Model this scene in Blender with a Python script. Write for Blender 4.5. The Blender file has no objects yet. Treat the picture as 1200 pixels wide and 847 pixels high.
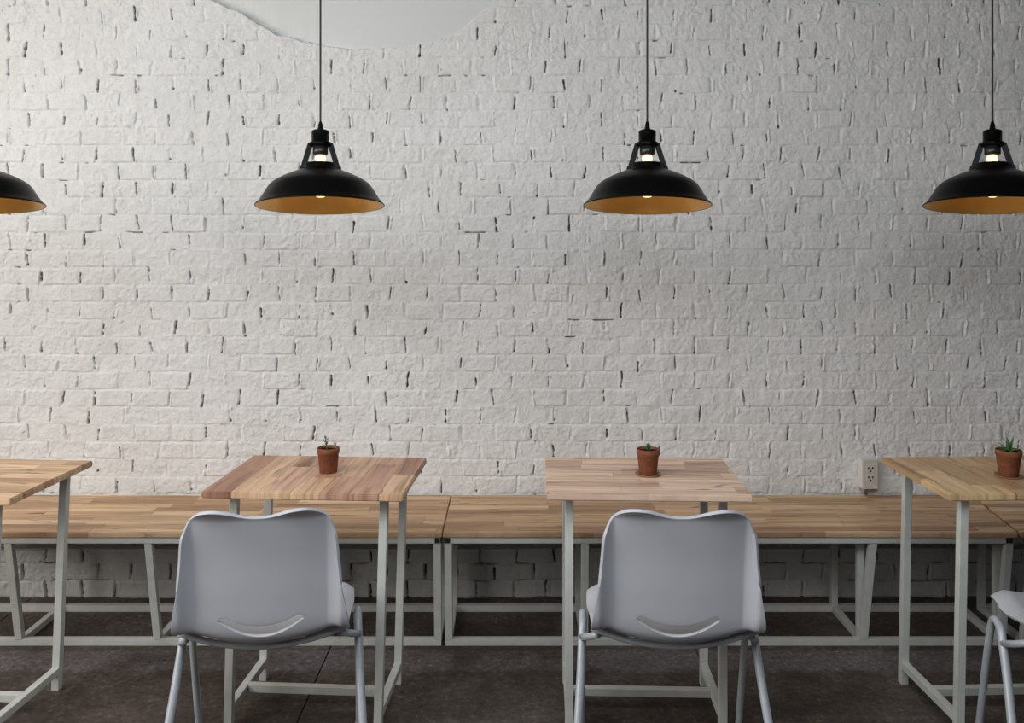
import bpy, bmesh, math, random
import numpy as np
from mathutils import Vector, Matrix

S = bpy.context.scene
COL = S.collection
PI = math.pi
HC = 1.5                      # camera height
WY = 3.742                    # wall distance

# ------------------------------------------------------------------ camera, light, exposure
cam_data = bpy.data.cameras.new('camera')
cam_data.sensor_width = 36.0
cam_data.lens = 31.5
cam_data.shift_y = -0.12125
cam_data.clip_start = 0.05
cam = bpy.data.objects.new('camera', cam_data)
COL.objects.link(cam)
cam.location = (0, 0, HC)
cam.rotation_euler = (PI / 2, 0, 0)
S.camera = cam

S.view_settings.view_transform = 'Standard'
S.view_settings.look = 'None'
S.view_settings.exposure = 0.0
S.view_settings.gamma = 1.0
S.view_settings.use_curve_mapping = False

world = bpy.data.worlds.new('world')
S.world = world
world.use_nodes = True
wb = world.node_tree.nodes['Background']
wb.inputs[0].default_value = (0.78, 0.86, 1.0, 1)
wb.inputs[1].default_value = 0.07


def area_light(name, loc, target, sx, sy, power, col):
    d = bpy.data.lights.new(name, 'AREA')
    d.shape = 'RECTANGLE'
    d.size = sx
    d.size_y = sy
    d.energy = power
    d.color = col
    o = bpy.data.objects.new(name, d)
    COL.objects.link(o)
    o.location = loc
    o.rotation_euler = (Vector(target) - Vector(loc)).to_track_quat('-Z', 'Y').to_euler()
    return o


area_light('window_light_side', (-4.2, 0.95, 2.25), (0.0, 3.7, 1.35), 3.2, 1.4, 108, (1.0, 0.94, 0.875))
area_light('overhead_soft_light', (-0.7, 1.25, 2.76), (-0.4, 3.0, 0.6), 4.2, 1.8, 112, (0.89, 0.94, 1.0))  # soft light added just under the ceiling, no window there

# ------------------------------------------------------------------ helpers


def link(o, parent=None):
    COL.objects.link(o)
    if parent:
        o.parent = parent
    return o


def obj(name, bm, mat, parent=None, smooth=False):
    bmesh.ops.recalc_face_normals(bm, faces=bm.faces[:])
    me = bpy.data.meshes.new(name)
    bm.to_mesh(me)
    bm.free()
    mats = mat if isinstance(mat, (list, tuple)) else [mat]
    for m in mats:
        me.materials.append(m)
    if smooth:
        for p in me.polygons:
            p.use_smooth = True
    o = bpy.data.objects.new(name, me)
    return link(o, parent)


def thing(name, label, cat, loc=(0, 0, 0), rotz=0, group=None):
    o = bpy.data.objects.new(name, None)
    COL.objects.link(o)
    o.empty_display_size = 0.1
    o.location = loc
    o.rotation_euler = (0, 0, rotz)
    o['label'] = label
    o['category'] = cat
    if group:
        o['group'] = group
    return o


def add_box(bm, c, s, bevel=0.0, rot=None):
    r = bmesh.ops.create_cube(bm, size=1.0)
    vs = r['verts']
    bmesh.ops.scale(bm, vec=s, verts=vs)
    if bevel > 0:
        es = list({e for v in vs for e in v.link_edges})
        rb = bmesh.ops.bevel(bm, geom=es, offset=bevel, segments=2, affect='EDGES', profile=0.5)
        vs = list({v for f in rb['faces'] for v in f.verts} | {v for v in vs if v.is_valid})
    if rot is not None:
        bmesh.ops.transform(bm, matrix=rot, verts=vs)
    bmesh.ops.translate(bm, vec=c, verts=vs)
    return vs


def add_beam(bm, p0, p1, w, h, up=(0, 0, 1), bevel=0.0015):
    p0, p1 = Vector(p0), Vector(p1)
    d = p1 - p0
    L = d.length
    z = d.normalized()
    u = Vector(up)
    if abs(u.dot(z)) > 0.98:
        u = Vector((0, 1, 0))
    x = u.cross(z).normalized()
    y = z.cross(x).normalized()
    M = Matrix((x, y, z)).transposed().to_4x4()
    add_box(bm, (p0 + p1) / 2, (w, h, L), bevel, M)


def beam_bm(p0, p1, w, h, up=(0, 0, 1)):
    bm = bmesh.new()
    add_beam(bm, p0, p1, w, h, up)
    return bm


def catmull(pts, n=8):
    pts = [Vector(p) for p in pts]
    P = [pts[0] * 2 - pts[1]] + pts + [pts[-1] * 2 - pts[-2]]
    out = []
    for i in range(1, len(P) - 2):
        for k in range(n):
            t = k / n
            a, b, c, d = P[i - 1], P[i], P[i + 1], P[i + 2]
            out.append(0.5 * ((2 * b) + (c - a) * t + (2 * a - 5 * b + 4 * c - d) * t * t + (3 * b - a - 3 * c + d) * t ** 3))
    out.append(pts[-1])
    return out


def add_tube(bm, pts, r, seg=14, cap=True):
    pts = [Vector(p) for p in pts]
    n = len(pts)
    rr = r if isinstance(r, (list, tuple)) else [r] * n
    rings = []
    prev = None
    for i, p in enumerate(pts):
        t = (pts[min(i + 1, n - 1)] - pts[max(i - 1, 0)]).normalized()
        if prev is None:
            a = Vector((0, 0, 1)) if abs(t.z) < 0.9 else Vector((1, 0, 0))
            x = a.cross(t).normalized()
        else:
            x = (prev - t * prev.dot(t)).normalized()
        prev = x
        y = t.cross(x)
        rings.append([bm.verts.new(p + (x * math.cos(2 * PI * k / seg) + y * math.sin(2 * PI * k / seg)) * rr[i]) for k in range(seg)])
    for i in range(n - 1):
        for k in range(seg):
            bm.faces.new((rings[i][k], rings[i][(k + 1) % seg], rings[i + 1][(k + 1) % seg], rings[i + 1][k]))
    if cap:
        bm.faces.new(rings[0][::-1])
        bm.faces.new(rings[-1])


def add_lathe(bm, prof, seg=48, M=None):
    """prof = [(r,z)...]; r==0 closes at a pole"""
    rings = []
    for r, z in prof:
        if r < 1e-6:
            v = bm.verts.new((0, 0, z))
            rings.append([v])
        else:
            rings.append([bm.verts.new((r * math.cos(2 * PI * k / seg), r * math.sin(2 * PI * k / seg), z)) for k in range(seg)])
    for a, b in zip(rings[:-1], rings[1:]):
        for k in range(seg):
            k2 = (k + 1) % seg
            if len(a) == 1 and len(b) == 1:
                continue
            if len(a) == 1:
                bm.faces.new((a[0], b[k], b[k2]))
            elif len(b) == 1:
                bm.faces.new((a[k], a[k2], b[0]))
            else:
                bm.faces.new((a[k], a[k2], b[k2], b[k]))
    if M is not None:
        bmesh.ops.transform(bm, matrix=M, verts=[v for r in rings for v in r])


def dup(root, loc, rotz, label):
    r = root.copy()
    COL.objects.link(r)
    r.location = loc
    r.rotation_euler = (0, 0, rotz)
    r['label'] = label
    for ch in list(root.children):
        c = ch.copy()
        COL.objects.link(c)
        c.parent = r
        for g in list(ch.children):
            d = g.copy()
            COL.objects.link(d)
            d.parent = c
    return r

# ------------------------------------------------------------------ materials


class NT:
    def __init__(self, name):
        self.m = bpy.data.materials.new(name)
        self.m.use_nodes = True
        self.t = self.m.node_tree
        self.n = self.t.nodes
        self.b = self.n['Principled BSDF']

    def node(self, kind, **kw):
        n = self.n.new(kind)
        for k, v in kw.items():
            setattr(n, k, v)
        return n

    def l(self, a, b):
        self.t.links.new(a, b)

    def val(self, x, sock):
        if isinstance(x, (int, float)):
            sock.default_value = x
        else:
            self.l(x, sock)

    def math(self, op, a, b=0.0, c=None):
        n = self.node('ShaderNodeMath', operation=op)
        self.val(a, n.inputs[0])
        self.val(b, n.inputs[1])
        if c is not None:
            self.val(c, n.inputs[2])
        return n.outputs[0]

    def ramp(self, fac, stops, interp='LINEAR'):
        n = self.node('ShaderNodeValToRGB')
        n.color_ramp.interpolation = interp
        e = n.color_ramp.elements
        while len(e) > 1:
            e.remove(e[-1])
        e[0].position = stops[0][0]
        e[0].color = (*stops[0][1], 1)
        for p, c in stops[1:]:
            x = e.new(p)
            x.color = (*c, 1)
        self.l(fac, n.inputs[0])
        return n.outputs[0]

    def noise(self, vec, scale, detail=4, rough=0.55, dist=0.0):
        n = self.node('ShaderNodeTexNoise')
        n.inputs['Scale'].default_value = scale
        n.inputs['Detail'].default_value = detail
        n.inputs['Roughness'].default_value = rough
        n.inputs['Distortion'].default_value = dist
        if vec is not None:
            self.l(vec, n.inputs['Vector'])
        return n.outputs['Fac']

    def comb(self, x, y, z=0.0):
        n = self.node('ShaderNodeCombineXYZ')
        self.val(x, n.inputs[0])
        self.val(y, n.inputs[1])
        self.val(z, n.inputs[2])
        return n.outputs[0]

    def mix(self, fac, a, b, mode='MIX'):
        n = self.node('ShaderNodeMix', data_type='RGBA', blend_type=mode)
        self.val(fac, n.inputs[0])
        for s, v in ((n.inputs[6], a), (n.inputs[7], b)):
            if isinstance(v, tuple):
                s.default_value = (*v, 1)
            else:
                self.l(v, s)
        return n.outputs[2]

    def bump(self, h, strength, dist):
        n = self.node('ShaderNodeBump')
        n.inputs['Strength'].default_value = strength if isinstance(strength, (int, float)) else 1
        if not isinstance(strength, (int, float)):
            self.l(strength, n.inputs['Strength'])
        n.inputs['Distance'].default_value = dist
        self.l(h, n.inputs['Height'])
        self.l(n.outputs[0], self.b.inputs['Normal'])
        return n

    def pos(self):
        return self.node('ShaderNodeTexCoord').outputs['Object']


def simple(name, col, rough=0.5, metal=0.0, var=0.06, scale=30, spec=0.5, bump=0.0, wear=None):
    k = NT(name)
    p = k.pos()
    f = k.noise(p, scale, 4)
    lo = tuple(c * (1 - var) for c in col)
    hi = tuple(min(1, c * (1 + var)) for c in col)
    c = k.ramp(f, [(0.3, lo), (0.7, hi)])
    if wear:
        w = k.noise(p, scale * 1.7, 6, 0.7)
        wm = k.ramp(w, [(0.66, (0, 0, 0)), (0.72, (1, 1, 1))])
        c = k.mix(wm, c, wear)
    k.l(c, k.b.inputs['Base Color'])
    k.b.inputs['Roughness'].default_value = rough
    k.b.inputs['Metallic'].default_value = metal
    k.b.inputs['Specular IOR Level'].default_value = spec
    if bump > 0:
        k.bump(k.noise(p, scale * 6, 3), bump, 0.001)
    return k.m


def wood(name, axis, palette, seed=0.0, stave=0.048, length=0.33, rough=0.5, extra=0.0):
    k = NT(name)
    sep = k.node('ShaderNodeSeparateXYZ')
    k.l(k.pos(), sep.inputs[0])
    X, Y = sep.outputs[0], sep.outputs[1]
    u, v = (X, Y) if axis == 'x' else (Y, X)
    u = k.math('ADD', u, 10 + seed)
    v = k.math('ADD', v, 10 + seed * 0.37)
    row = k.math('FLOOR', k.math('DIVIDE', v, stave))
    wn = k.node('ShaderNodeTexWhiteNoise', noise_dimensions='1D')
    k.l(row, wn.inputs['W'])
    uo = k.math('ADD', k.math('DIVIDE', u, length), k.math('MULTIPLY', wn.outputs['Value'], 7.0))
    cell = k.math('FLOOR', uo)
    w2 = k.node('ShaderNodeTexWhiteNoise', noise_dimensions='2D')
    k.l(k.comb(row, cell), w2.inputs['Vector'])
    rnd = w2.outputs['Value']
    base = k.ramp(rnd, palette)
    # grain, shifted per stave
    off = k.math('MULTIPLY', rnd, 37.0)
    gv = k.comb(k.math('MULTIPLY', u, 2.6), k.math('MULTIPLY', v, 44.0), off)
    g = k.noise(gv, 1.0, 6, 0.62, 0.5)
    g2 = k.noise(k.comb(k.math('MULTIPLY', u, 9.0), k.math('MULTIPLY', v, 260.0), off), 1.0, 3, 0.6)
    gm = k.ramp(g, [(0.28, (0.48, 0.42, 0.37)), (0.44, (0.88, 0.86, 0.84)), (0.56, (1.08, 1.08, 1.08)), (0.72, (1.22, 1.22, 1.22))])
    c = k.mix(1.0, base, gm, 'MULTIPLY')
    gm2 = k.ramp(g2, [(0.3, (0.88, 0.86, 0.84)), (0.6, (1.04, 1.04, 1.04))])
    c = k.mix(1.0, c, gm2, 'MULTIPLY')
    # knots and dark streaks
    kn = k.noise(k.comb(k.math('MULTIPLY', u, 5.0), k.math('MULTIPLY', v, 34.0), k.math('ADD', off, 5)), 1.0, 3, 0.5, 0.8)
    km = k.ramp(kn, [(0.64, (0, 0, 0)), (0.71, (0.8, 0.8, 0.8))])
    c = k.mix(km, c, (0.13, 0.070, 0.035))
    # stave seams
    fv = k.math('FRACT', k.math('DIVIDE', v, stave))
    fu = k.math('FRACT', uo)
    sv = k.math('LESS_THAN', k.math('MINIMUM', fv, k.math('SUBTRACT', 1.0, fv)), 0.010)
    su = k.math('LESS_THAN', k.math('MINIMUM', fu, k.math('SUBTRACT', 1.0, fu)), 0.0022)
    c = k.mix(k.math('MULTIPLY', k.math('MAXIMUM', sv, su), 0.45), c, (0.12, 0.065, 0.035))
    k.l(c, k.b.inputs['Base Color'])
    k.b.inputs['Roughness'].default_value = rough
    k.b.inputs['Specular IOR Level'].default_value = 0.35
    k.bump(g2, 0.25, 0.0006)
    return k.m


PAL_PINK = [(0.0, (0.40, 0.23, 0.155)), (0.3, (0.50, 0.31, 0.215)), (0.6, (0.58, 0.38, 0.27)), (0.85, (0.66, 0.45, 0.30)), (1.0, (0.70, 0.50, 0.30))]
PAL_ROSE = [(0.0, (0.50, 0.34, 0.25)), (0.35, (0.62, 0.44, 0.335)), (0.7, (0.70, 0.52, 0.40)), (1.0, (0.74, 0.55, 0.40))]
PAL_TAN = [(0.0, (0.38, 0.225, 0.125)), (0.3, (0.52, 0.335, 0.195)), (0.65, (0.62, 0.415, 0.245)), (1.0, (0.72, 0.51, 0.32))]
PAL_HONEY = [(0.0, (0.40, 0.25, 0.13)), (0.3, (0.52, 0.35, 0.19)), (0.65, (0.60, 0.42, 0.24)), (1.0, (0.72, 0.52, 0.28))]

PAL_MIX = [(0.0, (0.33, 0.17, 0.11)), (0.25, (0.46, 0.27, 0.185)), (0.5, (0.55, 0.35, 0.245)), (0.75, (0.50, 0.30, 0.21)), (0.88, (0.60, 0.40, 0.25)), (1.0, (0.68, 0.48, 0.29))]
M_PAINT = simple('white_painted_steel', (0.56, 0.57, 0.53), 0.45, 0, 0.07, 22, 0.5, 0.15, wear=(0.40, 0.39, 0.35))
M_PLUG = simple('black_plastic_plug', (0.01, 0.01, 0.01), 0.6)
M_SHELL = simple('pale_grey_plastic', (0.485, 0.497, 0.530), 0.42, 0, 0.03, 9, 0.5, 0.05)
M_CHLEG = simple('grey_blue_tube', (0.44, 0.47, 0.50), 0.38, 0.15, 0.08, 40)
M_RUBBER = simple('grey_rubber', (0.33, 0.33, 0.32), 0.8)
M_BLACK = simple('satin_black_metal', (0.0015, 0.0015, 0.0016), 0.33, 0, 0.1, 10, 0.10)
M_SOCKET = simple('black_bakelite', (0.012, 0.012, 0.012), 0.35)
M_GOLD = simple('gold_lacquer', (0.90, 0.56, 0.17), 0.36, 0.35, 0.05, 12)
M_CORD = simple('black_cord', (0.02, 0.018, 0.016), 0.7)
M_TERRA = simple('terracotta', (0.22, 0.080, 0.040), 0.85, 0, 0.22, 60, 0.25, 0.4)
M_SAUCER = simple('brown_clay_saucer', (0.27, 0.13, 0.075), 0.7, 0, 0.12, 60)
M_SOIL = simple('potting_soil', (0.022, 0.016, 0.012), 0.95, 0, 0.5, 220, 0.1, 0.9)
M_LEAF = simple('succulent_green', (0.045, 0.13, 0.035), 0.45, 0, 0.3, 90)
M_LEAF2 = simple('blue_green_leaf', (0.10, 0.20, 0.12), 0.5, 0, 0.3, 90)
M_STEM = simple('plant_stem', (0.10, 0.14, 0.05), 0.6)
M_OUTLET = simple('beige_outlet_plastic', (0.56, 0.53, 0.47), 0.4, 0, 0.03, 40)
M_HOLE = simple('outlet_slot_black', (0.008, 0.008, 0.008), 0.8)
M_CONDUIT = simple('dark_conduit', (0.16, 0.15, 0.13), 0.5, 0.2, 0.2, 30)
M_PIPE = simple('painted_wall_pipe', (0.30, 0.30, 0.27), 0.5, 0, 0.15, 30)

k = NT('warm_bulb')
k.b.inputs['Base Color'].default_value = (1, 0.8, 0.5, 1)
k.b.inputs['Emission Color'].default_value = (1.0, 0.62, 0.20, 1)
k.b.inputs['Emission Strength'].default_value = 2.9
M_BULB = k.m

# painted brick
k = NT('white_painted_brick')
p = k.pos()
f1 = k.noise(p, 2.2, 4)
f2 = k.noise(p, 38, 5, 0.7)
c = k.ramp(f1, [(0.3, (0.70, 0.695, 0.67)), (0.7, (0.78, 0.775, 0.755))])
c2 = k.ramp(f2, [(0.30, (0.90, 0.895, 0.88)), (0.55, (1.0, 1.0, 1.0))])
c = k.mix(1.0, c, c2, 'MULTIPLY')
at = k.node('ShaderNodeAttribute', attribute_name='bare_shade')
c = k.mix(at.outputs['Fac'], c, (0.075, 0.066, 0.056))  # dark joint colour: bare mortar with the shade of the slits painted in
pl = k.node('ShaderNodeAttribute', attribute_name='plaster')
c = k.mix(k.math('MULTIPLY', pl.outputs['Fac'], 0.9), c, (0.62, 0.63, 0.61))
k.l(c, k.b.inputs['Base Color'])
k.b.inputs['Roughness'].default_value = 0.55
k.b.inputs['Specular IOR Level'].default_value = 0.35
hb = k.math('ADD', k.noise(p, 130, 5, 0.65), k.math('MULTIPLY', k.noise(p, 420, 2, 0.6), 0.35))
st = k.math('MULTIPLY', k.math('SUBTRACT', 1.0, k.math('MULTIPLY', pl.outputs['Fac'], 0.93)), 0.8)
k.bump(hb, st, 0.0042)
M_BRICK = k.m

k = NT('plain_ceiling_paint')
k.l(k.ramp(k.noise(k.pos(), 6, 4), [(0.3, (0.50, 0.50, 0.48)), (0.7, (0.55, 0.55, 0.53))]), k.b.inputs['Base Color'])
k.b.inputs['Roughness'].default_value = 0.8
M_CEIL = k.m

# floor: dark stained concrete, worn paler strip in front of the bench, saw-cut joints
k = NT('dark_stained_concrete')
p = k.pos()
sep = k.node('ShaderNodeSeparateXYZ')
k.l(p, sep.inputs[0])
n1 = k.noise(p, 1.7, 5, 0.6)
n2 = k.noise(p, 9, 6, 0.7)
n3 = k.noise(p, 48, 5, 0.8)
c = k.ramp(n1, [(0.32, (0.042, 0.032, 0.026)), (0.5, (0.080, 0.064, 0.053)), (0.68, (0.13, 0.112, 0.10))])
c = k.mix(1.0, c, k.ramp(n2, [(0.3, (0.62, 0.60, 0.58)), (0.7, (1.30, 1.28, 1.26))]), 'MULTIPLY')
yw = k.math('ADD', sep.outputs[1], k.math('MULTIPLY', k.math('SUBTRACT', n2, 0.5), 0.12))
mr1 = k.node('ShaderNodeMapRange', interpolation_type='SMOOTHSTEP')
mr1.inputs[1].default_value, mr1.inputs[2].default_value = 3.085, 3.12
k.l(yw, mr1.inputs[0])
mr2 = k.node('ShaderNodeMapRange', interpolation_type='SMOOTHSTEP')
mr2.inputs[1].default_value, mr2.inputs[2].default_value = 3.24, 3.265
k.l(yw, mr2.inputs[0])
strip = k.math('MULTIPLY', mr1.outputs[0], k.math('SUBTRACT', 1.0, mr2.outputs[0]))
sfac = k.math('MULTIPLY', strip, k.ramp(n1, [(0.38, (0.12, 0.12, 0.12)), (0.62, (0.8, 0.8, 0.8))]))
c = k.mix(sfac, c, (0.19, 0.175, 0.18))
sp = k.ramp(n3, [(0.33, (0.2, 0.2, 0.2)), (0.42, (0.8, 0.8, 0.8)), (0.56, (1.1, 1.1, 1.1)), (0.66, (2.4, 2.15, 2.1))])
c = k.mix(1.0, c, sp, 'MULTIPLY')
vr = k.node('ShaderNodeTexVoronoi')
vr.inputs['Scale'].default_value = 16
k.l(p, vr.inputs['Vector'])
chip = k.ramp(vr.outputs['Distance'], [(0.075, (1, 1, 1)), (0.11, (0, 0, 0))])
chip = k.math('MULTIPLY', chip, k.math('GREATER_THAN', n2, 0.60))
c = k.mix(k.math('MULTIPLY', chip, 0.7), c, (0.30, 0.27, 0.24))
k.l(c, k.b.inputs['Base Color'])
k.b.inputs['Roughness'].default_value = 0.62
k.b.inputs['Specular IOR Level'].default_value = 0.3
k.bump(k.math('ADD', n3, k.math('MULTIPLY', n2, 2.0)), 0.6, 0.002)
M_FLOOR = k.m

# ------------------------------------------------------------------ structure: wall
rng = np.random.default_rng(11)


def vnoise(X, Z, cell, seed):
    """smooth value noise on world coordinates, about -1..1"""
    r = np.random.default_rng(seed)
    g = r.uniform(-1, 1, (512, 512)).astype(np.float32)
    u = X / cell + 100.3
    v = Z / cell + 50.7
    iu = np.floor(u).astype(int)
    iv = np.floor(v).astype(int)
    fu = u - iu
    fv = v - iv
    fu = fu * fu * (3 - 2 * fu)
    fv = fv * fv * (3 - 2 * fv)
    a = g[iv % 512, iu % 512]
    b = g[iv % 512, (iu + 1) % 512]
    c = g[(iv + 1) % 512, iu % 512]
    d = g[(iv + 1) % 512, (iu + 1) % 512]
    return (a * (1 - fu) + b * fu) * (1 - fv) + (c * (1 - fu) + d * fu) * fv


def sstep(a, b, x):
    t = np.clip((x - a) / (b - a), 0, 1)
    return t * t * (3 - 2 * t)


def build_wall():
    st = 0.0023
    xs = np.concatenate([np.arange(-4.2, -2.2, 0.02), np.arange(-2.2, 2.2, st), np.arange(2.2, 4.2, 0.02)])
    zs = np.concatenate([np.arange(-0.02, 0.04, 0.01), np.arange(0.04, 2.54, 0.0026), np.arange(2.54, 2.90, 0.02)])
    X, Z = np.meshgrid(xs, zs)
    PITCH, COURSE = 0.1507, 0.0727
    zc = 1.5 - (292.9 - 278) / 280.6                       # one measured bed joint
    wob = 0.0022 * vnoise(X, Z, 0.16, 1) + 0.0016 * vnoise(X, Z, 0.03, 2)
    rowf = (Z - zc + wob) / COURSE
    row = np.floor(rowf).astype(int)
    fz = rowf - row                                         # 0 bottom .. 1 top of course
    NR = 80
    ri = row + 30
    # head joints : phase per course
    x_a = (623.8 - 600) / 280.6
    x_b = (602.0 - 600) / 280.6
    drift = rng.uniform(-0.018, 0.018, NR)
    drift[26:32] *= 0.1
    rows = np.arange(NR) - 30
    phase = np.where(rows % 2 == 1, x_a, x_b) + drift
    sc = 1 + rng.uniform(-0.006, 0.006, NR)
    ph = phase[ri]
    P = PITCH * sc[ri]
    xw = X + 0.0022 * vnoise(X, Z, 0.030, 3) + 0.0012 * vnoise(X, Z, 0.011, 31)
    t = (xw - ph) / P
    j = np.floor(t + 0.5).astype(int)
    NJ = 80
    jj = np.clip(j + 40, 0, NJ - 1)
    J = lambda lo, hi: rng.uniform(lo, hi, (NR, NJ))[ri, jj]
    jit = J(-0.011, 0.011)
    tilt = J(-0.010, 0.010)
    wd = J(0.0013, 0.0036) * (1 + 0.55 * vnoise(X, Z, 0.014, 32))
    kind = J(0, 1)
    top = J(0.62, 1.04)
    bot = J(-0.04, 0.26)
    dx = (xw - (ph + j * P) - jit - tilt * (fz - 0.5))
    ext = sstep(-0.03, 0.06, fz - bot) * sstep(-0.03, 0.06, top - fz)
    ext2 = sstep(0.0, 0.10, fz) * sstep(0.0, 0.08, 1 - fz)
    deep = np.where(kind < 0.52, J(0.008, 0.022), np.where(kind < 0.85, J(0.003, 0.008), J(0.0, 0.002)))
    slit = np.exp(-(dx / wd) ** 4)
    breakup = sstep(-0.9, -0.2, vnoise(X, Z, 0.017, 33))
    groove = slit * ext * deep * breakup
    dotr = J(0.0022, 0.0045)
    dots = np.exp(-((dx / dotr) ** 2 + ((fz - bot - 0.08) * COURSE / (dotr * 1.2)) ** 2) ** 2) * np.where(J(0, 1) < 0.20, 0.015, 0.0)
    soft = np.exp(-(dx / 0.008) ** 2) * J(0.0008, 0.0034) * ext2 * (0.75 + 0.35 * vnoise(X, Z, 0.02, 34))
    # lips of paint beside joints
    side = np.sign(J(-1, 1.8))
    ridge = np.exp(-((dx - side * 0.009) / 0.0035) ** 2) * J(0.0, 0.0062) * ext2 * np.clip(0.45 + 0.9 * vnoise(X, Z, 0.016, 4), 0, 2)
    # bed joints
    dz = np.minimum(fz, 1 - fz) * COURSE
    bedmod = 0.5 + 0.5 * vnoise(X, Z, 0.07, 5)
    bed = np.exp(-(dz / 0.0042) ** 2) * (0.0008 + 0.0034 * bedmod ** 2)
    slitmask = sstep(0.70, 0.86, vnoise(X, Z * 0.6, 0.036, 6)) * sstep(-0.1, 0.3, vnoise(X, Z, 0.35, 16))
    dzs = np.where(fz < 0.5, fz, fz - 1) * COURSE
    bedslit = np.exp(-((dzs - 0.001) / 0.0022) ** 4) * slitmask * 0.011
    # brick face : id = (row, floor(t))
    fb = np.clip(np.floor(t).astype(int) + 40, 0, NJ - 1)
    F = lambda lo, hi: rng.uniform(lo, hi, (NR, NJ))[ri, fb]
    ft = t - np.floor(t)
    face = F(-0.0022, 0.0022) + F(-0.0022, 0.0022) * (ft - 0.5) + F(-0.0022, 0.0022) * (fz - 0.5)
    # blend face offsets near head joints so the wall stays one painted skin
    edge = np.minimum(ft, 1 - ft) * P
    face = face * sstep(0.0, 0.012, edge) * sstep(0.0, 0.009, dz)
    rough = (0.0016 * vnoise(X, Z, 0.05, 7) + 0.0013 * vnoise(X, Z, 0.02, 8) + 0.0009 * vnoise(X, Z, 0.0095, 9))
    # smeared trowel / mortar crumbs: sharper relief in patches
    patch = sstep(0.0, 0.7, vnoise(X, Z, 0.11, 10))
    r1 = vnoise(X + 0.3 * Z, Z, 0.013, 12)
    crumbs = patch * (0.0015 * sstep(0.25, 0.50, r1) - 0.0012 * sstep(0.45, 0.70, -r1))
    ledge = 0.0008 * (1 - sstep(0.0, 0.12, np.abs(vnoise(X, Z, 0.045, 13))))
    pits = sstep(0.87, 0.95, vnoise(X, Z, 0.0085, 14)) * sstep(0.1, 0.6, vnoise(X, Z, 0.15, 15)) * 0.006
    H = face + rough + crumbs + ridge + ledge * patch * 0.8 - groove - soft - bed - bedslit - pits - dots
    bulge = 0.005 * vnoise(X, Z, 0.6, 17)
    H = H + bulge
    bare_shade = np.clip(sstep(0.004, 0.009, groove + bedslit + dots) * 0.9, 0, 1)  # deep slits coloured dark: bare mortar plus painted-in shade
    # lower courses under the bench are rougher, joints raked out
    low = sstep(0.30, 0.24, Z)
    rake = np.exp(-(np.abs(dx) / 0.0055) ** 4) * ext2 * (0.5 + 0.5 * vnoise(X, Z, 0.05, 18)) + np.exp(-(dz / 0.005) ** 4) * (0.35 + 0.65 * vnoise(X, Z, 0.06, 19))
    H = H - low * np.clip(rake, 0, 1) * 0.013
    bare_shade = np.maximum(bare_shade, low * sstep(0.45, 0.85, rake) * 0.8)  # dark unpainted mortar, its tone also painting in shade below the bench
    # smooth plaster field, set back behind the torn brick edge
    curve_px = [(200, -34), (228, -12), (250, 1.5), (279, 13), (308, 31), (326, 41), (350, 46.5), (375, 52.5), (395, 56), (416, 58), (454, 55.5), (490, 52), (512, 49), (541, 35), (571, 9), (590, -12), (610, -40)]
    cx = np.array([(a - 600) / 280.6 for a, b in curve_px])
    cz = np.array([1.5 - (b - 278) / 280.6 for a, b in curve_px])
    bz = np.interp(X, cx, cz, left=9, right=9)
    bz = bz + 0.004 * vnoise(X, Z * 0, 0.03, 21) + 0.003 * vnoise(X, Z * 0, 0.011, 22)
    din = Z - bz
    inside = sstep(-0.001, 0.003, din)
    lr = sstep(cx[11], cx[3], X)                             # deeper on the left
    dep = -0.003 - 0.045 * lr
    round_ = 1 - np.exp(-np.clip(din, 0, 1) / 0.05)
    Hp = dep * (1 - 0.55 * round_) + 0.0006 * vnoise(X, Z, 0.12, 23) + bulge
    soft_edge = sstep(-0.06, 0.01, din) * sstep(cx[12], cx[14], X)  # right flank fades into brick
    H = H * (1 - 0.6 * soft_edge * (1 - inside)) * (1 - inside) + Hp * inside
    # second small torn edge at top right
    bz2 = np.interp(X, [(960 - 600) / 280.6, (985 - 600) / 280.6, (1018 - 600) / 280.6, (1045 - 600) / 280.6, (1100 - 600) / 280.6], [2.56, 2.492, 2.469, 2.484, 2.56], left=9, right=9)
    in2 = sstep(-0.001, 0.003, Z - bz2 - 0.003 * vnoise(X, Z * 0, 0.02, 24))
    H = H * (1 - in2) + in2 * (-0.008 + bulge)
    plas = np.clip(inside + in2, 0, 1)
    bare_shade = bare_shade * (1 - plas)
    Y = WY - H
    ny, nx = X.shape
    co = np.stack([X, Y, Z], -1).reshape(-1, 3).astype(np.float32)
    idx = np.arange(nx * ny, dtype=np.int32).reshape(ny, nx)
    q = np.stack([idx[:-1, :-1], idx[:-1, 1:], idx[1:, 1:], idx[1:, :-1]], -1).reshape(-1, 4)
    me = bpy.data.meshes.new('wall_back')
    me.vertices.add(len(co))
    me.vertices.foreach_set('co', co.ravel())
    nf = len(q)
    me.loops.add(nf * 4)
    me.loops.foreach_set('vertex_index', q.ravel())
    me.polygons.add(nf)
    me.polygons.foreach_set('loop_start', np.arange(0, nf * 4, 4, dtype=np.int32))
    me.polygons.foreach_set('use_smooth', np.ones(nf, dtype=bool))
    for nm, arr in (('bare_shade', bare_shade), ('plaster', plas)):
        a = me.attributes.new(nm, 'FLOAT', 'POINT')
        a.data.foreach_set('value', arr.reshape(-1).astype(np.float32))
    me.update(calc_edges=True)
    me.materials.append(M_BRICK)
    o = bpy.data.objects.new('wall_back', me)
    COL.objects.link(o)
    o['kind'] = 'structure'
    return o


build_wall()

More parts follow.
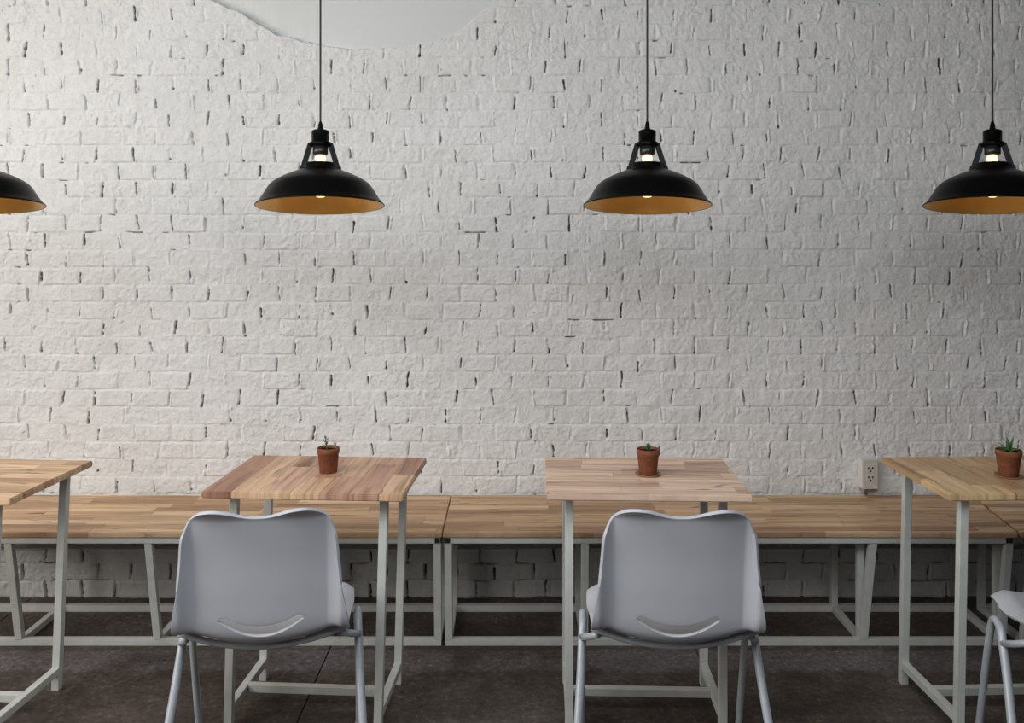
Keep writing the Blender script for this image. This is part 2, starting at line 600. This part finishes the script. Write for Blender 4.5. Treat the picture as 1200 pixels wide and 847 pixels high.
# floor in slabs with real saw-cut joints
bm = bmesh.new()
xc = [-4.2, -2.00, -0.665, 0.670, 2.005, 4.2]
yc = [-3.0, 1.0, WY + 0.03]
for i in range(5):
    for jx in range(2):
        x0, x1 = xc[i] + 0.0022, xc[i + 1] - 0.0022
        y0, y1 = yc[jx] + 0.0022, yc[jx + 1] - 0.0022
        add_box(bm, ((x0 + x1) / 2, (y0 + y1) / 2, -0.03), (x1 - x0, y1 - y0, 0.06), 0.001)
add_box(bm, (0, 0.37, -0.05), (8.4, 6.8, 0.05))
fl = obj('floor', bm, M_FLOOR)
fl['kind'] = 'structure'

bm = bmesh.new()
add_box(bm, (0, 0.4, 2.90), (8.4, 6.75, 0.1))
ce = obj('ceiling', bm, M_CEIL)
ce['kind'] = 'structure'

# ------------------------------------------------------------------ benches
TB = 0.431
BF, BB = 3.244, 3.722           # front and back edge of the bench tops
FY = 3.29 + 0.0125              # foot line of the front legs
BY = 3.60                       # back legs


def quad_top(corners, z0, z1, bevel=0.0025):
    bm = bmesh.new()
    lo = [bm.verts.new((x, y, z0)) for x, y in corners]
    hi = [bm.verts.new((x, y, z1)) for x, y in corners]
    bm.faces.new(lo[::-1])
    bm.faces.new(hi)
    n = len(corners)
    for i in range(n):
        bm.faces.new((lo[i], lo[(i + 1) % n], hi[(i + 1) % n], hi[i]))
    bmesh.ops.bevel(bm, geom=bm.edges[:], offset=bevel, segments=2, affect='EDGES')
    return bm


def bench(x0f, x0b, x1f, x1b, feet, label, seed, uprights=(), skew=0.0):
    cx = (x0f + x1f) / 2
    t = thing('bench', label, 'bench', (cx, 0, 0), 0, 'long low benches along the brick wall')
    L = lambda x: x - cx
    top = quad_top([(L(x0f), BF), (L(x1f), BF), (L(x1b), BB), (L(x0b), BB)], TB - 0.019, TB)
    obj('bench_top', top, wood('bench_wood_%d' % seed, 'x', PAL_TAN, 3.3 * seed, 0.052, 0.42), t)
    zt = TB - 0.019
    a = L(min(feet)) - 0.0125
    b = L(max(feet)) + 0.0125
    ya = BF + 0.018
    obj('top_rail', beam_bm((a, ya, zt - 0.0115), (b, ya, zt - 0.0115), 0.024, 0.023), M_PAINT, t)
    obj('top_rail', beam_bm((a, BY, zt - 0.0115), (b, BY, zt - 0.0115), 0.024, 0.023), M_PAINT, t)
    obj('floor_rail', beam_bm((a, FY, 0.0125), (b, FY, 0.0125), 0.025, 0.025), M_PAINT, t)
    obj('floor_rail', beam_bm((a, BY, 0.0125), (b, BY, 0.0125), 0.025, 0.025), M_PAINT, t)
    for i, fx in enumerate(feet):
        x = L(fx)
        ln = 0.02 * math.copysign(1, fx) if 0.9 < abs(fx) < 2.2 else 0.0
        if i == len(feet) - 1:
            ln *= 0.4
        obj('leg', beam_bm((x, FY - 0.002, 0.024), (x + ln, ya + 0.003, zt - 0.022), 0.027, 0.025, (0, 1, 0)), M_PAINT, t)
        obj('leg', beam_bm((x, BY, 0.024), (x, BY, zt - 0.022), 0.025, 0.025, (0, 1, 0)), M_PAINT, t)
        obj('floor_cross_rail', beam_bm((x, FY + 0.012, 0.0125), (x, BY - 0.012, 0.0125), 0.024, 0.024), M_PAINT, t)
        obj('top_cross_rail', beam_bm((x, ya + 0.012, zt - 0.012), (x, BY - 0.012, zt - 0.012), 0.024, 0.022), M_PAINT, t)
        if i in uprights:
            obj('upright', beam_bm((x - 0.002, FY + 0.022, 0.024), (x - 0.002, FY + 0.022, zt), 0.027, 0.022, (0, 1, 0)), M_PAINT, t)
    for xe, s in ((a, -1), (b, 1)):
        bm = bmesh.new()
        add_box(bm, (xe + s * 0.002, ya, zt - 0.0115), (0.006, 0.021, 0.020), 0.001)
        obj('tube_plug', bm, M_PLUG, t)
        # open tube end showing at the front corner
        bm = bmesh.new()
        add_box(bm, (xe - s * 0.011, ya - 0.0128, zt - 0.0115), (0.019, 0.003, 0.018), 0.0008)
        obj('tube_plug', bm, M_PLUG, t)
    return t


bench(-2.32, -2.32, -0.2545, -0.2535, [-2.30, -1.812, -1.303, -0.787, -0.272],
      'long tan wooden bench on the left, behind the two left tables', 1)
bench(-0.2505, -0.2495, 1.832, 1.905, [-0.232, 0.266, 0.784, 1.293, 1.800],
      'long tan wooden bench in the middle, running from the centre seam under the wall outlet', 2, uprights=(3, 4))
bench(1.8415, 1.9145, 3.85, 3.85, [1.885, 2.39, 2.90, 3.41, 3.83],
      'tan wooden bench at the far right edge, beyond the slanting seam behind the rightmost table', 3)

# wall pipe under the benches
bm = bmesh.new()
add_tube(bm, [(x, WY - 0.020 + 0.002 * math.sin(x * 3), 0.214 + 0.0015 * math.sin(x * 5)) for x in np.linspace(-3.6, 3.6, 60)], 0.0065, 10)
o = obj('wall_pipe', bm, M_PIPE, None, True)
o['label'] = 'thin painted pipe running along the bricks in the shadow under the benches'
o['category'] = 'pipe'

# ------------------------------------------------------------------ tables
TH = 0.75


def dining_table(loc, rz, axis, pal, seed, lean, label):
    t = thing('dining_table', label, 'table', (loc[0], loc[1], 0), rz, 'small square wooden tables on white steel frames')
    w, d = 0.300, 0.2225
    th = 0.0205
    obj('tabletop', quad_top([(-w, -d), (w, -d), (w, d), (-w, d)], TH - th, TH, 0.003),
        wood('table_wood_%d' % seed, axis, pal, 7.7 * seed, 0.052 if axis == 'x' else 0.088, 0.34 if axis == 'x' else 0.27, 0.42), t)
    lx, ly = 0.230, 0.178
    lf = {1: 0.178, 4: 0.165}.get(seed, 0.137)       # the front legs stand further in
    zt = TH - th
    q = 0.025
    R = lambda nm, p0, p1, a=0.024, b=0.024, up=(0, 0, 1): obj(nm, beam_bm(p0, p1, a, b, up), M_PAINT, t)
    ax = lambda x, z: x + lean * (1 - z / zt)
    for sx in (-1, 1):
        for yy in (-lf, ly):
            R('leg', (ax(sx * lx, 0), yy, 0.0), (sx * lx, yy, zt - 0.001), q, q, (0, 1, 0))
        zr = 0.064
        R('side_rail', (ax(sx * lx, zr), -lf + 0.012, zr), (ax(sx * lx, zr), ly - 0.012, zr))
        R('top_rail', (sx * lx, -lf + 0.012, zt - 0.006), (sx * lx, ly - 0.012, zt - 0.006), 0.020, 0.011)
    for yy in (-lf, ly):
        R('top_rail', (-lx + 0.012, yy, zt - 0.006), (lx - 0.012, yy, zt - 0.006), 0.020, 0.011)
    R('stretcher', (ax(-lx, 0.064) + 0.012, 0.0, 0.064), (ax(lx, 0.064) - 0.012, 0.0, 0.064))
    return t


R = math.radians
dining_table((-1.724, 2.812), R(-4.0), 'x', PAL_TAN, 1, -0.030, 'square tan wooden table at the left edge, cut by the frame, with nothing on it')
dining_table((-0.6045, 2.848), R(-3.6), 'y', PAL_MIX, 2, -0.020, 'reddish square wooden table with staves running to the wall, second from the left')
dining_table((0.407, 2.835), R(-1.9), 'x', PAL_ROSE, 3, 0.0, 'pale pinkish square wooden table with staves running sideways, third from the left')
dining_table((1.568, 2.848), R(2.4), 'y', PAL_HONEY, 4, -0.014, 'honey coloured square wooden table at the right edge beside the wall outlet')

# ------------------------------------------------------------------ chairs


def make_shell():
    # unrolled plan: a across, s along the profile (0 = seat front lip, up to the top of the back)
    prof = catmull([(0.150, 0, 0.424), (0.144, 0, 0.446), (0.115, 0, 0.456), (0.055, 0, 0.447), (-0.02, 0, 0.434), (-0.09, 0, 0.422),
                    (-0.145, 0, 0.424), (-0.178, 0, 0.447), (-0.193, 0, 0.490), (-0.202, 0, 0.56), (-0.215, 0, 0.66), (-0.235, 0, 0.75), (-0.262, 0, 0.845)], 10)
    P = np.array([(p.x, p.z) for p in prof])          # (y, z)
    seg = np.hypot(*np.diff(P, axis=0).T)
    cs = np.concatenate([[0], np.cumsum(seg)])
    zz = lambda z: float(np.interp(z, P[60:, 1], cs[60:]))      # arc length at a height on the back
    s_top = zz(0.805)
    s_bend = cs[70]
    # outline, right half from seat front centre up to top centre
    half = [(0.0, 0.004), (0.10, 0.004), (0.180, 0.006), (0.207, 0.020), (0.219, 0.052), (0.224, 0.11), (0.225, 0.16), (0.224, 0.22), (0.224, 0.28),
            (0.222, s_bend - 0.015), (0.226, s_bend + 0.02), (0.221, zz(0.52)), (0.210, zz(0.58)), (0.202, zz(0.65)), (0.196, zz(0.72)), (0.189, zz(0.745)),
            (0.175, zz(0.777)), (0.150, zz(0.798)), (0.120, zz(0.807)), (0.085, zz(0.804)), (0.048, zz(0.7925)), (0.022, zz(0.7865)), (0.0, zz(0.7852))]
    hv = catmull([(a, b, 0) for a, b in half], 8)
    right = [(v.x, v.y) for v in hv]
    outline = right + [(-a, b) for a, b in right[::-1][1:-1]]
    # crescent slot
    sl = []
    wS = 0.108
    n = 28
    for i in range(n + 1):
        x = -wS + 2 * wS * i / n
        sl.append((x, zz(0.457 + 0.044 * (x / wS) ** 2)))
    for i in range(n + 1):
        x = wS - 2 * wS * i / n
        sl.append((x, zz(0.488 + 0.034 * abs(x / wS) ** 2.0 - 0.018 * max(0, abs(x / wS) - 0.9) / 0.1)))
    out = np.array(outline)
    slot = np.array(sl)

    def inside(px, py, poly):
        x0, y0 = poly[:, 0], poly[:, 1]
        x1, y1 = np.roll(x0, -1), np.roll(y0, -1)
        r = np.zeros(px.shape, bool)
        for a, b, c, d in zip(x0, y0, x1, y1):
            if b == d:
                continue
            cond = ((b > py) != (d > py)) & (px < (c - a) * (py - b) / (d - b) + a)
            r ^= cond
        return r

    def snap(p, poly):
        a = poly
        b = np.roll(poly, -1, axis=0)
        ab = b - a
        den = (ab ** 2).sum(1)
        den[den == 0] = 1e-12
        t = np.clip(((p - a) * ab).sum(1) / den, 0, 1)
        q = a + ab * t[:, None]
        k_ = ((q - p) ** 2).sum(1).argmin()
        return q[k_]

    st = 0.0042
    gx = np.arange(-0.2352, 0.2353, st)
    gs = np.arange(-0.004, s_top + 0.02, st)
    GX, GS = np.meshgrid(gx, gs)
    cxm = (GX[:-1, :-1] + GX[1:, 1:]) / 2
    cym = (GS[:-1, :-1] + GS[1:, 1:]) / 2
    in_o = inside(cxm, cym, out)
    in_s = inside(cxm, cym, slot)
    keep = in_o & ~in_s
    pts = np.stack([GX, GS], -1)
    ny, nx = GX.shape
    cnt = np.zeros((ny, nx), int)
    cnt_s = np.zeros((ny, nx), int)
    for dy in (0, 1):
        for dx in (0, 1):
            cnt[dy:ny - 1 + dy, dx:nx - 1 + dx] += keep
            cnt_s[dy:ny - 1 + dy, dx:nx - 1 + dx] += in_s
    for i in range(ny):
        for j2 in range(nx):
            if 0 < cnt[i, j2] < 4:
                pts[i, j2] = snap(pts[i, j2], slot if cnt_s[i, j2] else out)
    bm = bmesh.new()
    V = {}

    def place(a, s):
        y = float(np.interp(s, cs, P[:, 0]))
        z = float(np.interp(s, cs, P[:, 1]))
        e = 0.002
        ty = float(np.interp(s + e, cs, P[:, 0]) - np.interp(s - e, cs, P[:, 0]))
        tz = float(np.interp(s + e, cs, P[:, 1]) - np.interp(s - e, cs, P[:, 1]))
        L_ = math.hypot(ty, tz) or 1
        ny_, nz_ = -tz / L_, ty / L_                 # outward normal (down under the seat, rear behind the back)
        if s < cs[40]:
            pass
        r = a / 0.22
        kb = float(sstep(cs[50], zz(0.53), np.array(s)))      # 0 on the seat, 1 on the back
        kf = float(sstep(0.0, 0.10, np.array(s)))
        bowl = (0.030 + 0.052 * float(sstep(cs[30], cs[62], np.array(s)))) * r * r * (0.35 + 0.65 * kf)
        edge_dn = 0.026 * max(0, (abs(r) - 0.80) / 0.20) ** 1.7
        dz_seat = bowl - edge_dn
        wrap = 0.034 * min(abs(r), 0.86) ** 2.4
        flare = 0.022 * max(0, (abs(r) * (0.22 / 0.2) - 0.84) / 0.14) ** 1.5
        dy_back = wrap - min(flare, 0.034)
        # top lip rolls backwards a little
        topk = max(0.0, (s - (s_top - 0.030)) / 0.030)
        dy_back -= 0.016 * topk ** 2
        return (a, y + dy_back * kb, z + dz_seat * (1 - kb))

    # plan mesh: even out the rim along the outline, relax the cells beside it, then bend it
    pid, plan, faces = {}, [], []
    for i in range(ny - 1):
        for j2 in range(nx - 1):
            if keep[i, j2]:
                f = []
                for q in ((i, j2), (i, j2 + 1), (i + 1, j2 + 1), (i + 1, j2)):
                    if q not in pid:
                        pid[q] = len(plan)
                        plan.append(pts[q])
                    f.append(pid[q])
                faces.append(f)
    plan = np.array(plan)
    ec = {}
    nb = [set() for _ in plan]
    for f in faces:
        for a, b in zip(f, f[1:] + f[:1]):
            ec[(min(a, b), max(a, b))] = ec.get((min(a, b), max(a, b)), 0) + 1
            nb[a].add(b)
            nb[b].add(a)
    bn = {}
    for (a, b), c_ in ec.items():
        if c_ == 1:
            bn.setdefault(a, []).append(b)
            bn.setdefault(b, []).append(a)
    seen = set()
    for st0 in list(bn):
        if st0 in seen:
            continue
        loop = [st0]
        seen.add(st0)
        while True:
            nx_ = [v for v in bn[loop[-1]] if v not in seen]
            if not nx_:
                break
            loop.append(nx_[0])
            seen.add(nx_[0])
        lp_ = np.array(loop)
        d_o = min(((out - plan[lp_[0]]) ** 2).sum(1))
        d_s = min(((slot - plan[lp_[0]]) ** 2).sum(1))
        poly = out if d_o < d_s else slot
        pl_ = np.vstack([poly, poly[:1]])
        al = np.concatenate([[0], np.cumsum(np.hypot(*np.diff(pl_, axis=0).T))])
        Lp = al[-1]
        dense_t = np.linspace(0, Lp, 4000, endpoint=False)
        dense = np.stack([np.interp(dense_t, al, pl_[:, 0]), np.interp(dense_t, al, pl_[:, 1])], -1)
        t = np.array([dense_t[((dense - plan[v]) ** 2).sum(1).argmin()] for v in lp_])
        dt = np.diff(np.concatenate([t, t[:1]]))
        dt = (dt + Lp / 2) % Lp - Lp / 2
        tot = dt.sum()
        un = t[0] + np.concatenate([[0], np.cumsum(dt)[:-1]])
        base = np.arange(len(t)) * tot / len(t)
        d = un - base
        for _ in range(40):
            d = 0.5 * d + 0.25 * (np.roll(d, 1) + np.roll(d, -1))
        tt = (d + base) % Lp
        plan[lp_] = np.stack([np.interp(tt, al, pl_[:, 0]), np.interp(tt, al, pl_[:, 1])], -1)
    for _ in range(14):
        newp = plan.copy()
        for v in range(len(plan)):
            if v not in bn:
                newp[v] = plan[list(nb[v])].mean(0)
        plan = newp
    vs = [bm.verts.new(place(*q)) for q in plan]
    for f in faces:
        bm.faces.new([vs[v] for v in f])
    return bm


def make_chair(label):
    t = thing('shell_chair', label, 'chair', (0, 0, 0), 0, 'pale grey moulded chairs drawn up to the tables')
    sh = obj('seat_shell', make_shell(), M_SHELL, t, True)
    md = sh.modifiers.new('th', 'SOLIDIFY')
    md.thickness = 0.0085
    md.offset = 0
    md = sh.modifiers.new('bv', 'BEVEL')
    md.width = 0.0018
    md.segments = 2
    md.limit_method = 'ANGLE'
    md.angle_limit = R(50)
    for s in (-1, 1):
        # each side: two legs meeting in a rounded bend under the seat
        apex = (s * 0.238, 0.045, 0.425)
        bm = bmesh.new()
        add_tube(bm, catmull([(s * 0.237, 0.030, 0.411), (s * 0.239, 0.012, 0.402), (s * 0.241, -0.004, 0.378), (s * 0.249, -0.06, 0.27), (s * 0.262, -0.13, 0.13), (s * 0.272, -0.195, 0.0)], 6), 0.0118)
        leg = obj('leg', bm, M_CHLEG, t, True)
        bm = bmesh.new()
        add_lathe(bm, [(0, 0), (0.0135, 0.0), (0.0145, 0.003), (0.0145, 0.018), (0.0125, 0.021), (0, 0.021)], 16, Matrix.Translation((s * 0.272, -0.195, 0.0)))
        obj('rubber_foot', bm, M_RUBBER, leg, True)
        bm = bmesh.new()
        add_tube(bm, catmull([(s * 0.237, 0.030, 0.411), (s * 0.237, 0.052, 0.414), (s * 0.237, 0.072, 0.402), (s * 0.237, 0.085, 0.37), (s * 0.237, 0.12, 0.24), (s * 0.236, 0.15, 0.12), (s * 0.235, 0.18, 0.0)], 6), 0.0105)
        leg = obj('leg', bm, M_CHLEG, t, True)
        bm = bmesh.new()
        add_lathe(bm, [(0, 0), (0.0125, 0.0), (0.0135, 0.003), (0.0135, 0.018), (0.0115, 0.021), (0, 0.021)], 16, Matrix.Translation((s * 0.235, 0.18, 0.0)))
        obj('rubber_foot', bm, M_RUBBER, leg, True)
        # stub joining the legs to the under-seat frame
        bm = bmesh.new()
        add_tube(bm, [(s * 0.243, -0.012, 0.374), (s * 0.232, -0.06, 0.395), (s * 0.205, -0.125, 0.430)], 0.0095, 12)
        obj('frame_stub', bm, M_CHLEG, t, True)
    # curved under-seat supports
    for yy, zz_ in ((-0.135, 0.411), (0.07, 0.420)):
        bm = bmesh.new()
        add_tube(bm, [(x, yy, zz_ - 0.004 + (0.038 if yy < 0 else 0.024) * (x / 0.2) ** 2) for x in np.linspace(-0.222, 0.222, 25)], 0.0085, 12)
        obj('seat_support', bm, M_CHLEG, t, True)
    return t


ch = make_chair('pale grey moulded chair seen from behind at the reddish table, left of the centre')
ch.location = (-0.678, 2.53, 0)
ch.rotation_euler = (0, 0, R(7))
dup(ch, (0.440, 2.53, 0), R(-2), 'pale grey moulded chair seen from behind at the pale pinkish table, right of the centre')
dup(ch, (1.604, 2.470, 0), R(-6), 'pale grey moulded chair cut off by the right edge, only seat corner and legs showing')

# ------------------------------------------------------------------ pendant lamps


def make_lamp(label, loc, tilt):
    """origin at the centre of the shade rim"""
    t = thing('pendant_lamp', label, 'pendant lamp', loc, 0, 'black industrial pendant lamps in a row')
    c0 = Vector((0, 0, 0.286))            # the grip where the cord enters; the head leans about it
    M = Matrix.Rotation(tilt, 4, 'X')
    out = [(0.2125, 0.0), (0.2135, 0.002), (0.2105, 0.006), (0.203, 0.012), (0.196, 0.022), (0.185, 0.040), (0.172, 0.062), (0.163, 0.073), (0.150, 0.083), (0.125, 0.097), (0.098, 0.109), (0.076, 0.118), (0.066, 0.122),
           (0.060, 0.124), (0.0575, 0.132), (0.0565, 0.142), (0.054, 0.143)]
    inn = [(max(r - 0.002, 0.0), z - 0.0022) for r, z in out[3:]]
    inn = [(0.2105, 0.0008)] + inn
    bm = bmesh.new()
    add_lathe(bm, out, 96)
    add_lathe(bm, [out[-1], (inn[-1][0], inn[-1][1])], 96)
    add_lathe(bm, [out[0], inn[0]], 96)
    bmesh.ops.remove_doubles(bm, verts=bm.verts[:], dist=0.00005)
    bmesh.ops.transform(bm, matrix=M, verts=bm.verts[:])
    sh = obj('lamp_shade', bm, M_BLACK, t, True)
    bm = bmesh.new()
    add_lathe(bm, inn, 96)
    bmesh.ops.transform(bm, matrix=M, verts=bm.verts[:])
    o = obj('shade_lining', bm, M_GOLD, sh, True)
    o['label'] = 'gold lacquered inside of the shade'
    for s in (-1, 1):
        bm = bmesh.new()
        add_beam(bm, (s * 0.0575, 0, 0.126), (s * 0.0325, 0, 0.213), 0.018, 0.0105, (0, 1, 0), 0.0015)
        add_beam(bm, (s * 0.0590, 0, 0.120), (s * 0.0565, 0, 0.136), 0.022, 0.010, (0, 1, 0), 0.0015)
        bmesh.ops.transform(bm, matrix=M, verts=bm.verts[:])
        obj('shade_arm', bm, M_BLACK, t)
    bm = bmesh.new()
    add_lathe(bm, [(0, 0.204), (0.034, 0.204), (0.0375, 0.207), (0.0375, 0.214), (0.034, 0.217), (0.029, 0.218), (0.0295, 0.250), (0.028, 0.256), (0.024, 0.258), (0.010, 0.259), (0, 0.259)], 48)
    bmesh.ops.transform(bm, matrix=M, verts=bm.verts[:])
    obj('lamp_cap', bm, M_BLACK, t, True)
    bm = bmesh.new()
    add_lathe(bm, [(0, 0.258), (0.009, 0.258), (0.010, 0.266), (0.0075, 0.268), (0.0085, 0.272), (0.0065, 0.280), (0.0045, 0.288), (0, 0.289)], 20)
    bmesh.ops.transform(bm, matrix=M, verts=bm.verts[:])
    obj('cord_grip', bm, M_BLACK, t, True)
    bm = bmesh.new()
    add_lathe(bm, [(0, 0.172), (0.020, 0.172), (0.025, 0.177), (0.0255, 0.204), (0, 0.204)], 32)
    bmesh.ops.transform(bm, matrix=M, verts=bm.verts[:])
    so = obj('lamp_socket', bm, M_SOCKET, t, True)
    bm = bmesh.new()
    add_lathe(bm, [(0, 0.172), (0.0155, 0.172), (0.0165, 0.160), (0.016, 0.140), (0.019, 0.115), (0.027, 0.085), (0.031, 0.062), (0.029, 0.044), (0.022, 0.036), (0.011, 0.031), (0, 0.030)], 32)
    bmesh.ops.transform(bm, matrix=M, verts=bm.verts[:])
    obj('light_bulb', bm, M_BULB, t, True)
    top = M @ Vector((0, 0, 0.284))
    bm = bmesh.new()
    add_tube(bm, [top, top + Vector((0, -0.000, 0.02)), top + Vector((0, 0, 0.4)), (0, top.y, 2.855 - loc[2])], 0.0032, 8)
    obj('cord', bm, M_CORD, t, True)
    return t


LZ = 1.5 + 36.5 / 350.0
LY = 3.0
TILT = R(-6.2)
lamps = [(-29.5, 'black pendant lamp at the left edge, half of its shade cut off by the frame'),
         (375.5, 'black pendant lamp hanging above the reddish table with the smooth plaster patch behind its cord'),
         (758.5, 'black pendant lamp hanging above the pale pinkish table'),
         (1163.0, 'black pendant lamp above the honey coloured table, its shade just cut by the right edge')]
x0 = (lamps[0][0] - 600) / 350
lp = make_lamp(lamps[0][1], (x0, LY, LZ), TILT)
lp.rotation_euler = (0, 0, -math.atan2(x0, LY))
for px, lb in lamps[1:]:
    dup(lp, ((px - 600) / 350, LY, LZ), -math.atan2((px - 600) / 350, LY), lb)

# ------------------------------------------------------------------ potted plants
rnd = random.Random(4)


def leaf_blade(bm, base, direc, up, length, width, thick, curl=0.25, n=7):
    """fleshy tapered leaf"""
    d = Vector(direc).normalized()
    u = Vector(up)
    s = d.cross(u).normalized()
    u = s.cross(d).normalized()
    rings = []
    for i in range(n + 1):
        t = i / n
        w = width * (math.sin(PI * (0.18 + 0.82 * t)) ** 0.8) * 0.5 if t < 1 else 0.0
        h = thick * (1 - t) * 0.5 + 0.0002
        c = Vector(base) + d * (length * t) + u * (curl * length * t * t)
        if i == n:
            rings.append([bm.verts.new(c)])
        else:
            rings.append([bm.verts.new(c + s * (w * math.cos(a)) + u * (h * math.sin(a))) for a in [2 * PI * k_ / 8 for k_ in range(8)]])
    bm.faces.new(rings[0][::-1])
    for a, b in zip(rings[:-1], rings[1:]):
        for k_ in range(8):
            if len(b) == 1:
                bm.faces.new((a[k_], a[(k_ + 1) % 8], b[0]))
            else:
                bm.faces.new((a[k_], a[(k_ + 1) % 8], b[(k_ + 1) % 8], b[k_]))


def pot(name, label, loc, rt, rb, h, saucer):
    t = thing(name, label, 'potted plant', loc, 0, 'small terracotta pots, one on each table')
    z0 = 0.0
    if saucer:
        bm = bmesh.new()
        add_lathe(bm, [(0, 0), (rb + 0.010, 0), (rb + 0.0135, 0.003), (rb + 0.0135, 0.0048), (rb + 0.010, 0.0045), (rb + 0.004, 0.002), (0, 0.002)], 40)
        obj('saucer', bm, M_SAUCER, t, True)
        z0 = 0.002
    lip = 0.0015
    rm = rt - (rt - rb) * 0.14
    bm = bmesh.new()
    add_lathe(bm, [(0, z0), (rb - 0.001, z0), (rb, z0 + 0.001), (rm - 0.001, z0 + h * 0.78), (rm + lip * 0.7, z0 + h * 0.795), (rt, z0 + h - 0.001), (rt - 0.001, z0 + h), (rt - 0.003, z0 + h),
                   (rt - 0.0040, z0 + h - 0.002), (rt - 0.0050, z0 + h * 0.80), (rt - 0.006, z0 + h * 0.70), (0, z0 + h * 0.70)], 48)
    obj('pot', bm, M_TERRA, t, True)
    bm = bmesh.new()
    sz = z0 + h - 0.007
    add_lathe(bm, [(rt - 0.0046, sz - 0.003), (rt - 0.010, sz), (rt * 0.6, sz + 0.0018), (rt * 0.3, sz + 0.001), (0, sz + 0.002)], 32)
    for v in bm.verts:
        v.co.z += rnd.uniform(-0.0008, 0.0012)
    obj('soil', bm, M_SOIL, t, True)
    return t, sz


# slim sprig plant
t, sz = pot('potted_plant', 'terracotta pot with a sparse two-sprig plant on the reddish table', (-0.587, 2.863, TH), 0.0355, 0.0275, 0.079, False)
for (bx, by, hh, nl, sc_, dx) in ((-0.004, 0.0, 0.036, 5, 1.0, -0.005), (0.0195, 0.002, 0.018, 3, 0.65, 0.002)):
    bm = bmesh.new()
    pts_ = catmull([(bx, by, sz), (bx + dx * 0.4, by, sz + hh * 0.5), (bx + dx, by, sz + hh)], 5)
    add_tube(bm, pts_, 0.0011, 8)
    stem = obj('stem', bm, M_STEM, t, True)
    for i in range(nl):
        f = 0.25 + 0.75 * i / max(1, nl - 1)
        zc_ = sz + hh * f
        xc_ = bx + dx * f
        for s in (0, 1):
            a = i * 1.2 + s * PI + 0.3
            bm = bmesh.new()
            leaf_blade(bm, (xc_, by, zc_), (math.cos(a), math.sin(a), 0.5), (0, 0, 1), 0.0135 * sc_, 0.0065 * sc_, 0.0028, 0.15)
            obj('leaf', bm, M_LEAF2, stem, True)

# low rosette
t, sz = pot('potted_plant', 'terracotta pot with a tiny low rosette plant on the pale pinkish table', (0.430, 2.833, TH), 0.0365, 0.0270, 0.080, True)
bm = bmesh.new()
add_tube(bm, [(0, 0, sz), (0.001, 0, sz + 0.014)], 0.0016, 8)
obj('stem', bm, M_STEM, t, True)
for i in range(12):
    a = i * 2.399
    el = 0.25 + 0.09 * i
    bm = bmesh.new()
    leaf_blade(bm, (0.001, 0, sz + 0.003 + 0.0011 * i), (math.cos(a), math.sin(a), el), (0, 0, 1), 0.018 - 0.0006 * i, 0.0075, 0.003, 0.2)
    obj('leaf', bm, M_LEAF, t, True)

# spiky succulent
t, sz = pot('potted_plant', 'terracotta pot with a spiky dark green succulent on the honey coloured table', (1.559, 2.813, TH), 0.0385, 0.0280, 0.082, True)
spec = [(-1.00, 0.05, 0.62, 0.048), (1.00, 0.0, 0.32, 0.038), (-0.30, -0.1, 1.6, 0.042), (0.55, 0.1, 1.35, 0.046), (0.10, 0.4, 1.5, 0.036), (-0.6, 0.5, 0.9, 0.036),
        (0.5, -0.6, 0.5, 0.028), (-0.5, -0.6, 0.4, 0.028), (0.0, -0.4, 1.1, 0.030), (0.9, 0.6, 0.25, 0.034), (-0.9, 0.5, 0.2, 0.032), (0.15, -1, 0.2, 0.026)]
for (a, b, c_, ln) in spec:
    bm = bmesh.new()
    leaf_blade(bm, (a * 0.003, b * 0.003, sz + 0.001), (a, b, c_), (0, 0, 1), ln * 1.12, 0.0120, 0.0045, 0.06 if c_ > 1 else -0.12)
    obj('leaf', bm, M_LEAF, t, True)

# ------------------------------------------------------------------ wall outlet
ox, oz = (1012.5 - 600) / 279.5, 1.5 - (551.5 - 278) / 279.5
t = thing('wall_outlet', 'beige double power outlet box on the white brick wall just above the bench', 'outlet', (ox, WY, oz), R(2.5))
bm = bmesh.new()
add_box(bm, (0, -0.020, 0), (0.068, 0.032, 0.120), 0.003)
obj('mounting_box', bm, simple('white_box_side', (0.66, 0.65, 0.62), 0.45), t)
bm = bmesh.new()
add_box(bm, (0.0015, -0.0395, 0), (0.067, 0.009, 0.123), 0.003)
fp = obj('face_plate', bm, M_OUTLET, t)
for dz_ in (0.022, -0.016):
    bm = bmesh.new()
    add_box(bm, (0.0015, -0.0445, dz_), (0.034, 0.0025, 0.033), 0.001)
    so = obj('socket', bm, M_OUTLET, fp)
for dz_ in (0.022, -0.016):
    for dx_, dzz in ((-0.0085, 0.005), (0.0085, 0.005), (0, -0.0075)):
        bm = bmesh.new()
        add_lathe(bm, [(0, -0.0006), (0.0036, -0.0006), (0.0036, 0.0006), (0, 0.0006)], 16, Matrix.Translation((0.0015 + dx_, -0.0462, dz_ + dzz)) @ Matrix.Rotation(PI / 2, 4, 'X'))
        obj('pin_hole', bm, M_HOLE, fp)
bm = bmesh.new()
add_tube(bm, [(-0.006, -0.018, -0.058), (-0.006, -0.018, -(oz - TB) + 0.001)], 0.0065, 12)
obj('conduit', bm, M_CONDUIT, t, True)
